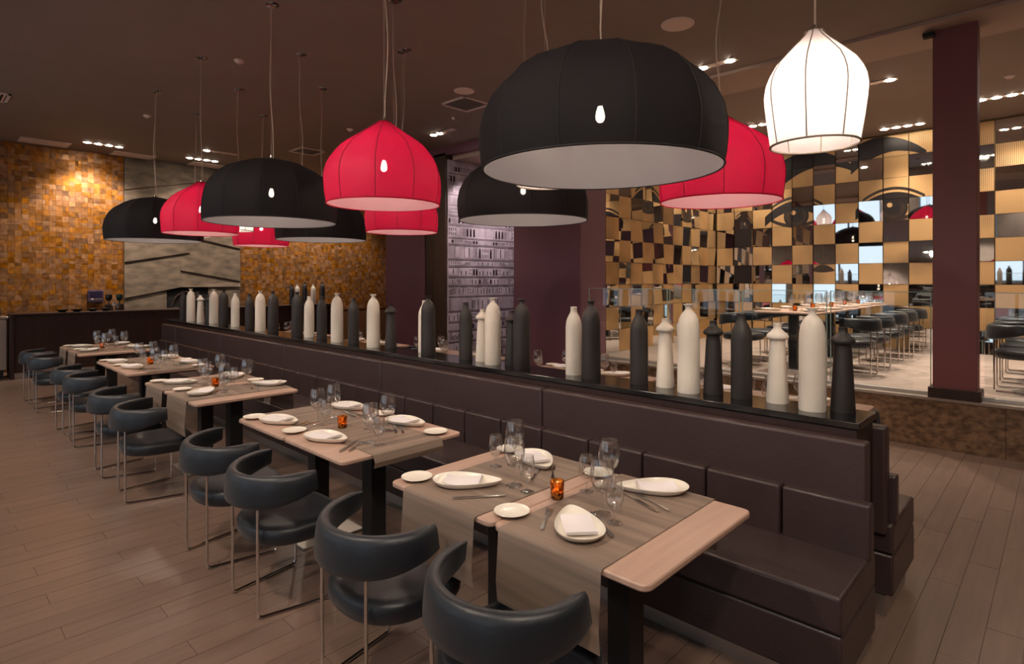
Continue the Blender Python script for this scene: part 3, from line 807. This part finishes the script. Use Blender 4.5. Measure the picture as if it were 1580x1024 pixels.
def glass_mesh(h, R, fr, stem, name):
    hb = h - stem
    p = [(0, .004), (fr * .4, .005), (fr * .92, .0025), (fr, .001), (fr, 0), (fr * .9, 0), (0, 0)]
    mb = MB().lathe(p[::-1], 24)
    pb = [(.0075, .005), (.0045, .012), (.004, stem * .5), (.0045, stem * .85), (.008, stem), (R * .45, stem + hb * .06), (R * .78, stem + hb * .18), (R * .97, stem + hb * .36), (R, stem + hb * .5), (R * .95, stem + hb * .72), (R * .80, h - .002), (R * .785, h), (R * .77, h - .002), (R * .92, stem + hb * .7), (R * .965, stem + hb * .5), (R * .93, stem + hb * .36), (R * .72, stem + hb * .2), (R * .3, stem + hb * .1), (0, stem + hb * .08)]
    mb.lathe(pb, 24)
    return mb.mesh(name, mGlass, True, angle=60)
big_me = glass_mesh(.215, .047, .038, .085, 'wine_glass'); small_me = glass_mesh(.155, .033, .030, .045, 'water_goblet')
def fork_mesh():
    o = [(-.0035, -.10), (.0035, -.10), (.0075, -.09), (.0065, -.06), (.003, -.02), (.003, .02), (.0105, .038), (.012, .052)]
    right = o[1:]
    tines = [(.012, .098), (.0095, .098), (.0085, .056), (.006, .056), (.0052, .098), (.0028, .098), (.002, .056)]
    poly = right + tines + [(-x, y) for x, y in tines[::-1]] + [(-x, y) for x, y in right[::-1]]
    return MB().prism(poly, .002, .0045).mesh('fork', mCutlery)
def knife_mesh():
    poly = [(-.004, -.11), (.004, -.11), (.0075, -.10), (.0065, -.02), (.006, 0), (.0095, .01), (.0095, .07), (.004, .112), (-.003, .11), (-.006, .0), (-.0065, -.02), (-.0075, -.10)]
    return MB().prism(poly, .002, .0055).mesh('knife', mCutlery)
fork_me, knife_me = fork_mesh(), knife_mesh()
def make_candle():
    t = thing('candle_holder', 'x', 'candle holder')
    MB().lathe([(0, 0), (.024, 0), (.026, .003), (.029, .07), (.0285, .072), (.0265, .07), (.024, .012), (0, .011)], 24).build('cup', mAmber, t, True)
    MB().lathe([(0, .012), (.022, .012), (.0225, .026), (0, .027)], 20).build('wax', mWax, t, True)
    MB().lathe([(0, .027), (.004, .031), (.006, .038), (.004, .047), (0, .056)], 12).build('flame', mFlame, t, True)
    return t
candle0 = make_candle(); candle_used = [False]
def candle(loc, label, group):
    if not candle_used[0]:
        candle_used[0] = True; candle0.location = loc; candle0['label'] = label; candle0['group'] = group; return candle0
    return dup(candle0, loc, 0, label, group)
def put(name, me, loc, rz, label, cat, group):
    return tag(link(name, me, None, loc, rz), label, cat, group)

PAIR = ['nearest table pair', 'second nearest table pair', 'middle table pair', 'fourth table pair from camera', 'farthest table pair']
GRP = [(-1.54, 1.895), (-3.24, 1.885), (-5.21, 1.845), (-7.12, 1.855), (-9.2, 1.835)]
def half_name(h): return 'left half' if h == 'a' else 'right half'
Zt = TZ + .004
def setting(gx, gy, sign, hn, side, where, plate, pang, sp, fork, knife, big, small, grp, cut=True):
    """one place setting; offsets relative to the pair centre, sign flips the Y side for the far banquette"""
    P = lambda o: (gx + o[0], gy + sign * o[1], Zt)
    fix = (lambda a: a) if sign > 0 else (lambda a: -a)
    lab = f'{side} side, {hn} of {where}' if hn else f'{side} side, {where}'
    put('dinner_plate', plate_me, P(plate), fix(pang), f'teardrop cream dinner plate, {lab}', 'plate', f'dinner plates {grp}')
    n = put('napkin', nap_me, (P(plate)[0] - .02 * math.cos(fix(pang)), P(plate)[1] - .02 * math.sin(fix(pang)), Zt), fix(pang), f'folded white napkin, {lab}', 'napkin', f'napkins {grp}')
    if sp: put('side_plate', side_me, P(sp), 0, f'small round cream side plate, {lab}', 'side plate', f'side plates {grp}')
    if cut:
        if fork: put('fork', fork_me, (P(fork)[0], P(fork)[1], Zt), fix(fork[2]), f'steel fork, {lab}', 'fork', f'forks {grp}')
        if knife: put('knife', knife_me, (P(knife)[0], P(knife)[1], Zt), fix(knife[2]), f'steel knife, {lab}', 'knife', f'knives {grp}')
    if big: put('wine_glass', big_me, P(big), 0, f'large clear wine glass, {lab}', 'glass', f'wine glasses {grp}')
    if small: put('water_goblet', small_me, P(small), 0, f'small clear water goblet, {lab}', 'glass', f'water goblets {grp}')
R_ = math.radians
# offsets measured on the nearest pair (runners across) and the second pair (runner along)
ACROSS = {('a', 'chair'): dict(plate=(-.36, -.19), pang=R_(38), sp=(-.578, -.30), fork=None, knife=(-.21, -.26, R_(-38)), big=(-.20, -.06), small=(-.11, -.075)),
          ('a', 'bench'): dict(plate=(-.345, .25), pang=R_(-28), sp=(-.575, .30), fork=(-.19, .19, R_(40)), knife=(-.24, .13, R_(30)), big=(-.395, .15), small=(-.44, .065)),
          ('b', 'chair'): dict(plate=(.262, -.215), pang=R_(137), sp=(0.0, -.285), fork=(.13, -.235, R_(31)), knife=(.31, -.135, R_(57)), big=(.255, -.05), small=(.335, -.085)),
          ('b', 'bench'): dict(plate=(.265, .305), pang=R_(222), sp=(-.02, .315), fork=(.335, .185, R_(70)), knife=(.30, .15, R_(70)), big=(.13, .18), small=(.07, .10))}
ALONG = {('a', 'chair'): dict(plate=(-.345, -.25), pang=R_(14), sp=(-.578, -.315), fork=(-.19, -.2, R_(30)), knife=(-.15, -.21, R_(32)), big=(-.15, -.10), small=(-.075, -.085)),
         ('a', 'bench'): dict(plate=(-.385, .265), pang=R_(10), sp=(-.05, .32), fork=(-.2, .2, R_(85)), knife=(-.22, .16, R_(80)), big=(-.22, .05), small=None),
         ('b', 'chair'): dict(plate=(.235, -.245), pang=R_(12), sp=(-.06, -.295), fork=(.47, -.2, R_(35)), knife=(.44, -.23, R_(34)), big=(.46, -.11), small=(.54, -.105)),
         ('b', 'bench'): dict(plate=(.26, .28), pang=R_(8), sp=(.565, .265), fork=(.36, .17, R_(60)), knife=(.32, .15, R_(60)), big=(.32, .10), small=(.20, .045))}
rx_me = runner_mesh(.45, TD, .25, .20)
along_me = runner_mesh(.45, 1.315, .0, .055)
along2_me = runner_mesh(.45, 1.315, .0, .0)
CH = {0: (-2.05, -1.33), 1: (-3.71, -3.0), 2: (-5.92, -5.15), 3: (-7.87, -7.18), 4: (-10.08, -9.33)}
CY = [1.385, 1.385, 1.33, 1.35, 1.32]
CA = {0: (0, 2), 1: (1, -1), 2: (-3, -5), 3: (2, -4), 4: (3, -2)}
for g, (gx, gy) in enumerate(GRP):
    for h, s in (('a', -1), ('b', 1)):
        table((gx + s * TW / 2, gy, 0), 0, f'pale oak pedestal table, {half_name(h)} of {PAIR[g]}', 'oak tables along the banquette')
        i = 0 if h == 'a' else 1
        chair((CH[g][i], CY[g], 0), R_(CA[g][i]), f'black leather tub chair at {half_name(h)} of {PAIR[g]}', 'tub chairs along the tables')
    if g % 2 == 0:
        for h, dx in (('a', -.305), ('b', .275)):
            put('table_runner', rx_me, (gx + dx, gy, TZ), 0, f'brown striped runner across the {half_name(h)} of {PAIR[g]}', 'table runner', 'runners hanging over the tables')
    else:
        put('table_runner', along_me if g == 1 else along2_me, (gx, gy, TZ), -PI/2, f'grey brown runner lying lengthwise on {PAIR[g]}', 'table runner', 'runners lying lengthwise')
    for (h, side), d in (ACROSS if g % 2 == 0 else ALONG).items():
        setting(gx, gy, 1, half_name(h), side, PAIR[g], grp=f'on the banquette tables', **d)
    c = (gx + .025, gy - .04) if g % 2 == 0 else (gx + .06, gy - .05)
    candle((c[0], c[1], Zt), f'lit amber candle glass in the middle of {PAIR[g]}', 'amber candles on the banquette tables')
# tables on the far side of the shelf, partly seen between the vases
for g, (gx, gy) in enumerate(GRP):
    wy = 6.3 - gy; gx -= .10
    wh = f'{ORD[g]} pair beyond the shelf'
    for h, s in (('a', -1), ('b', 1)):
        table((gx + s * TW / 2, wy, 0), PI, f'pale oak table, {half_name(h)} of {wh}', 'oak tables beyond the shelf')
        chair((gx + s * .36, 6.3 - 1.40, 0), PI, f'black leather tub chair, {half_name(h)} of {wh}', 'tub chairs beyond the shelf')
    for (h, side), d in ACROSS.items():
        setting(gx, wy, -1, half_name(h), side, wh, grp='beyond the shelf', cut=False, **d)
# tables on the platform
PZ = .5
for r, (tx, lab) in enumerate(((-2.55, 'left row on the platform'), (.35, 'right row on the platform'))):
    for k in range(5 if r == 0 else 3):
        y = 7.95 + k * .72 + (.15 if k > 1 else 0) + (.1 if k > 3 else 0)
        nm = f'{ORD[k]} from the glass, {lab}'
        t_ = table((tx, y, PZ), PI/2, f'dark set dining table, {nm}', 'platform tables')
        if y < 11.1:
            chair((tx + .69, y + .05, PZ), PI/2, f'black tub chair right of table {nm}', 'platform chairs')
            chair((tx - .69, y, PZ), -PI/2, f'black tub chair left of table {nm}', 'platform chairs')
        for s, sd in ((-1, 'left'), (1, 'right')):
            lb = f'{sd} edge of table {nm}'
            put('dinner_plate', plate_me, (tx + s * .26, y - .05, PZ + Zt), .4 * s, f'cream plate at {lb}', 'plate', 'plates on the platform')
            put('napkin', nap_me, (tx + s * .262 - .02 * math.cos(.4 * s), y - .05 - .02 * math.sin(.4 * s), PZ + Zt), .4 * s, f'white napkin at {lb}', 'napkin', 'napkins on the platform')
            put('wine_glass', big_me, (tx + s * .06, y + .12, PZ + Zt), 0, f'wine glass towards {lb}', 'glass', 'wine glasses on the platform')
            put('water_goblet', small_me, (tx + s * .1, y + .2, PZ + Zt), 0, f'water goblet towards {lb}', 'glass', 'goblets on the platform')
        candle((tx + .03, y - .05, PZ + Zt), f'lit candle glass on table {nm}', 'candles on the platform')
# ------------------------------------------------------------------ counter and what stands on it
ct = thing('bar_counter', 'long dark wood counter before the gold tiled wall', 'counter', (0, 0, 0))
MB().box(-13.10, 1.25, .10, -12.65, 7.1, 1.05).build('counter_body', mCounter, ct, bevel=.004)
MB().box(-13.12, 1.21, 1.05, -12.62, 7.1, 1.085).build('counter_top', mCounter, ct, bevel=.004)
MB().box(-13.12, 1.20, 0, -12.62, 1.25, 1.05).build('end_panel', mCounter, ct, bevel=.004)
MB().box(-13.05, 1.25, 0, -12.70, 7.1, .10).build('toe_kick', mSteelDull, ct)
bowl_me = MB().lathe([(0, 0), (.04, 0), (.05, .008), (.09, .045), (.093, .05), (.085, .046), (.045, .014), (0, .012)], 24).mesh('bowl', M('dark_bowl_glaze', lin(30, 26, 26), .3), True)
for k, y in enumerate((1.91, 2.12, 2.35, 2.55)):
    put('serving_bowl', bowl_me, (-12.78, y, 1.085), 0, f'low dark bowl on the counter, {ORD[k]} from its left end', 'bowl', 'bowls on the counter')
mGreen = M('dark_green_glaze', lin(14, 48, 42), .25); mBlk = M('black_glaze', lin(22, 22, 24), .25)
cup = [(0, 0), (.035, 0), (.036, .004), (.008, .014), (.008, .05), (.03, .065), (.052, .10), (.056, .14), (.05, .18), (.046, .18), (.05, .14), (.03, .075), (0, .07)]
for y, mm, lb in ((2.63, mBlk, 'black footed goblet on the counter beside the wall dispenser'), (2.80, mGreen, 'dark green footed goblet on the counter by the concrete wall')):
    tag(MB().lathe(cup, 24).build('footed_goblet', mm, None, True, loc=(-12.95, y, 1.2)), lb, 'goblet', 'footed goblets on the counter')
    st = MB().box(-.06, -.06, 0, .06, .06, .115).build('goblet_stand', mCounter, None, bevel=.004, loc=(-12.95, y, 1.085)); tag(st, f'small dark riser block under the {"black" if mm is mBlk else "green"} goblet', 'riser', 'goblet risers')
for k, y in enumerate((2.655, 2.715)):
    put('water_goblet', small_me, (-12.72, y, 1.085), 0, f'clear goblet on the counter end, {("left", "right")[k]} of two', 'glass', 'goblets on the counter')
dp = thing('wall_dispenser', 'purple grey rounded dispenser hung on the gold tiles', 'dispenser', (XW + .022, 2.555, 1.22))
MB().prism([(y, z) for y, z in rrect(-.125, 0, .125, .235, .03)], 0, .09)
mb = MB(); pl = rrect(-.125, 0, .125, .235, .03); n = len(pl)
mb.add([(0, y, z) for y, z in pl] + [(.09, y, z) for y, z in pl], [tuple(range(n)), tuple(range(n, 2*n))] + [(i, (i+1) % n, n + (i+1) % n, n + i) for i in range(n)])
mb.build('casing', M('violet_plastic', lin(70, 58, 84), .3), dp, bevel=.006)  # purplish reflection is put into the violet of casing and window
MB().box(.088, -.10, .03, .094, .10, .07).build('slot', mSteel, dp, bevel=.002)
MB().box(.088, -.10, .09, .093, .10, .21).build('window', M('violet_window', lin(48, 38, 62), .15), dp, bevel=.002)
# bottles on the far end of the counter
for k, (y, c, kk) in enumerate(((6.13, 'd', 'p'), (6.26, 'w', 'p'), (6.44, 'd', 'f'), (6.65, 'w', 'p'), (6.88, 'd', 'f'))):
    put('bottle_vase', vm[(c, kk)], (-12.85, y, 1.085), 0, f"{'pale' if c == 'w' else 'black'} bottle vase on the far counter, {ORD[k]} from the left", 'vase', 'vases on the far counter')
sc_ = thing('steel_cabinet', 'stainless steel kitchen unit at the left picture edge', 'cabinet', (-13.1, .75, 0))
MB().box(-.3, -.55, .15, .3, .42, 1.0).build('cabinet_body', mSteelDull, sc_, bevel=.004)
MB().box(-.33, -.58, 1.0, .33, .44, 1.04).build('worktop', mSteel, sc_, bevel=.004)
MB().box(-.28, -.5, 0, .28, .38, .15).build('plinth', mBlackM, sc_)
MB().box(.3, .30, .2, .306, .31, .95).build('door_gap', mDarkGap, sc_)
tag(MB().lathe([(0, 0), (.13, 0), (.14, .01), (.14, .12), (.15, .125), (.15, .135), (0, .14)], 28).build('stock_pot', mSteel, None, True, loc=(-13.0, .98, 1.04)), 'shallow steel pot on the kitchen unit', 'pot')

# ------------------------------------------------------------------ pendant lamps
PROF = {'black': [(.975, 0), (.99, .08), (1.0, .20), (1.0, .30), (.97, .45), (.90, .60), (.80, .72), (.66, .82), (.50, .895), (.34, .945), (.18, .98), (.06, 1.0)],
        'red': [(.955, 0), (.985, .12), (1.0, .26), (.995, .35), (.96, .45), (.90, .53), (.81, .615), (.72, .69), (.60, .755), (.45, .825), (.30, .895), (.19, .95), (.10, 1.0)],
        'white': [(.855, 0), (.90, .12), (.945, .25), (.985, .38), (1.0, .47), (.97, .56), (.90, .635), (.78, .72), (.62, .79), (.46, .86), (.32, .915), (.22, .96), (.15, 1.0)]}
SPEC = {'black': (.572, .57, 12, mBlackF, mLineS, mSeamB), 'red': (.400, .57, 10, mRed, mLineR, mSeamR), 'white': (.225, .54, 8, mWhiteF, None, mSeamW)}
def shell(kind, shrink, flip=False):
    R, Hh, N, *_ = SPEC[kind]; K = 6; n = N * K; rs = []
    for pr_, z in PROF[kind]:
        ring = []
        for i in range(n):
            u = (i % K) / K; sag = 1 - .036 * math.sin(PI * u) * (12 / N) ** 1.0 * (1 if kind != 'white' else .6) * min(1, z / .4)
            r = max(.01, R * pr_ * sag - shrink); a = 2 * PI * i / n
            ring.append((r * math.cos(a), r * math.sin(a), z * Hh - (shrink if z > .3 else 0)))
        rs.append(ring)
    if flip: rs = rs[::-1]
    return MB().rings(rs, close_ends=False)
lamp_me = {}
for kind in SPEC:
    R, Hh, N, mf, ml, msm = SPEC[kind]
    d = {'shade': shell(kind, 0).mesh('shade', mf, True, angle=80)}
    if ml: d['lining'] = shell(kind, .006).mesh('lining', ml, True, angle=80)
    d['rib'] = MB().tube([(R * p_ + .0005, 0, z * Hh) for p_, z in PROF[kind]], .0022 if kind != 'white' else .003, 6).mesh('rib', msm, True)
    rr = R * PROF[kind][0][0]
    d['rim_ring'] = MB().tube([(rr * math.cos(2*PI*i/64), rr * math.sin(2*PI*i/64), 0) for i in range(65)], .005, 6, False).mesh('rim_ring', msm if kind != 'red' else mRed, True)
    d['top_cap'] = MB().lathe([(0, .03), (.008, .03), (.01, .012), (.035, .006), (.045, -.003), (.03, -.004)], 20).mesh('top_cap', mChrome, True)
    d['bulb'] = MB().lathe([(0, -.042), (.013, -.038), (.021, -.026), (.023, -.01), (.019, .012), (.012, .034), (.012, .07), (0, .07)], 16).mesh('bulb', mBulb, True)
    d['socket'] = MB().lathe([(.0, .075), (.018, .075), (.018, .035), (0.015, .034)], 12).mesh('socket', mChrome, True)
    d['canopy'] = MB().lathe([(0, -.02), (.012, -.02), (.035, -.014), (.048, -.006), (.05, 0)], 20).mesh('canopy', M('dark_chrome', (.22, .19, .17), .15, metal=1), True)
    lamp_me[kind] = d
rl = random.Random(5)
def lamp(kind, x, y, label):
    R, Hh, N, *_ = SPEC[kind]; d = lamp_me[kind]
    zr = 2.17 if kind != 'white' else 2.295
    t = thing('pendant_lamp', label, 'lamp', (x, y, zr), 0, f'{kind} pendant lamps')
    turn = rl.uniform(0, 2 * PI / N)
    sh_ = link('shade', d['shade'], t, None, turn)
    if 'lining' in d: link('lining', d['lining'], t, None, turn)
    for i in range(N): link('rib', d['rib'], sh_, None, 2 * PI * i / N)
    link('rim_ring', d['rim_ring'], t)
    link('top_cap', d['top_cap'], t, (0, 0, Hh + .002))
    bz = Hh * .47
    link('bulb', d['bulb'], t, (0, 0, bz)); link('socket', d['socket'], t, (0, 0, bz))
    MB().tube([(0, 0, bz + .07), (0, 0, Hh)], .004, 6).build('stem', mChrome, t, True)
    top = H - zr
    MB().tube([(0, 0, Hh + .03), (0, 0, top)], .0012, 6).build('steel_wire', mCord, t, True)
    L_ = top - Hh; ph = rl.uniform(0, 6); am = rl.uniform(.015, .032); off = rl.choice((-.03, .03))
    MB().tube([(.004 + am * math.sin(ph + 5.5 * q_ / 12 * 1.6) * math.sin(PI * q_ / 12) + off * (q_ / 12) ** 4, .006 + am * .6 * math.cos(ph + 4 * q_ / 12), Hh + .03 + L_ * q_ / 12 - (.03 * (1 - q_ / 12))) for q_ in range(13)], .0042, 6).build('power_cord', mCord, t, True)
    link('canopy', d['canopy'], t, (0, 0, top))
    o2 = link('canopy', d['canopy'], t, (off + .05, .01, top))
    l = bpy.data.lights.new('bulb_light', 'POINT'); l.energy = LAMP_W * {'black': .85, 'red': .72, 'white': .22}[kind]; l.color = WARM if kind != 'white' else (1, .90, .82); l.shadow_soft_size = .03
    o = bpy.data.objects.new('bulb_light', l); C.objects.link(o); o.parent = t; o.location = (0, 0, bz - .10)
    return t
FR = [(-1.60, 'black'), (-3.40, 'red'), (-5.18, 'black'), (-6.98, 'red'), (-8.70, 'black')]
NF = ['largest black dome pendant lamp, nearest the camera', 'nearest large red onion pendant lamp left of centre', 'second black dome lamp in the front row from camera',
      'red onion pendant lamp at left between two black domes', 'leftmost black dome pendant lamp before the concrete wall']
for (x, k), lb in zip(FR, NF): lamp(k, x, 2.28, lb)
MR = [(-.87, 'white lit pendant lamp at upper right beside the column'), (-2.56, 'white pendant lamp hidden behind the largest black dome'), (-4.32, 'white pendant lamp hidden behind the near red lamp'),
      (-6.09, 'white pendant lamp, only its tip above a black dome'), (-7.84, 'white pendant lamp behind the second black dome, lower edge showing'), (-9.42, 'white pendant lamp hidden behind the left red lamp')]
for x, lb in MR: lamp('white', x, 3.0, lb)
RR = [(-1.66, 'red', 'red onion pendant lamp under the white lamp'), (-3.43, 'black', 'black dome lamp below the largest dome, before the mural'), (-5.22, 'red', 'red onion lamp half hidden under the near red lamp'),
      (-6.98, 'black', 'black dome lamp behind the second front dome'), (-8.82, 'red', 'farthest small red lamp under the black dome')]
for x, k, lb in RR: lamp(k, x, 3.73, lb)
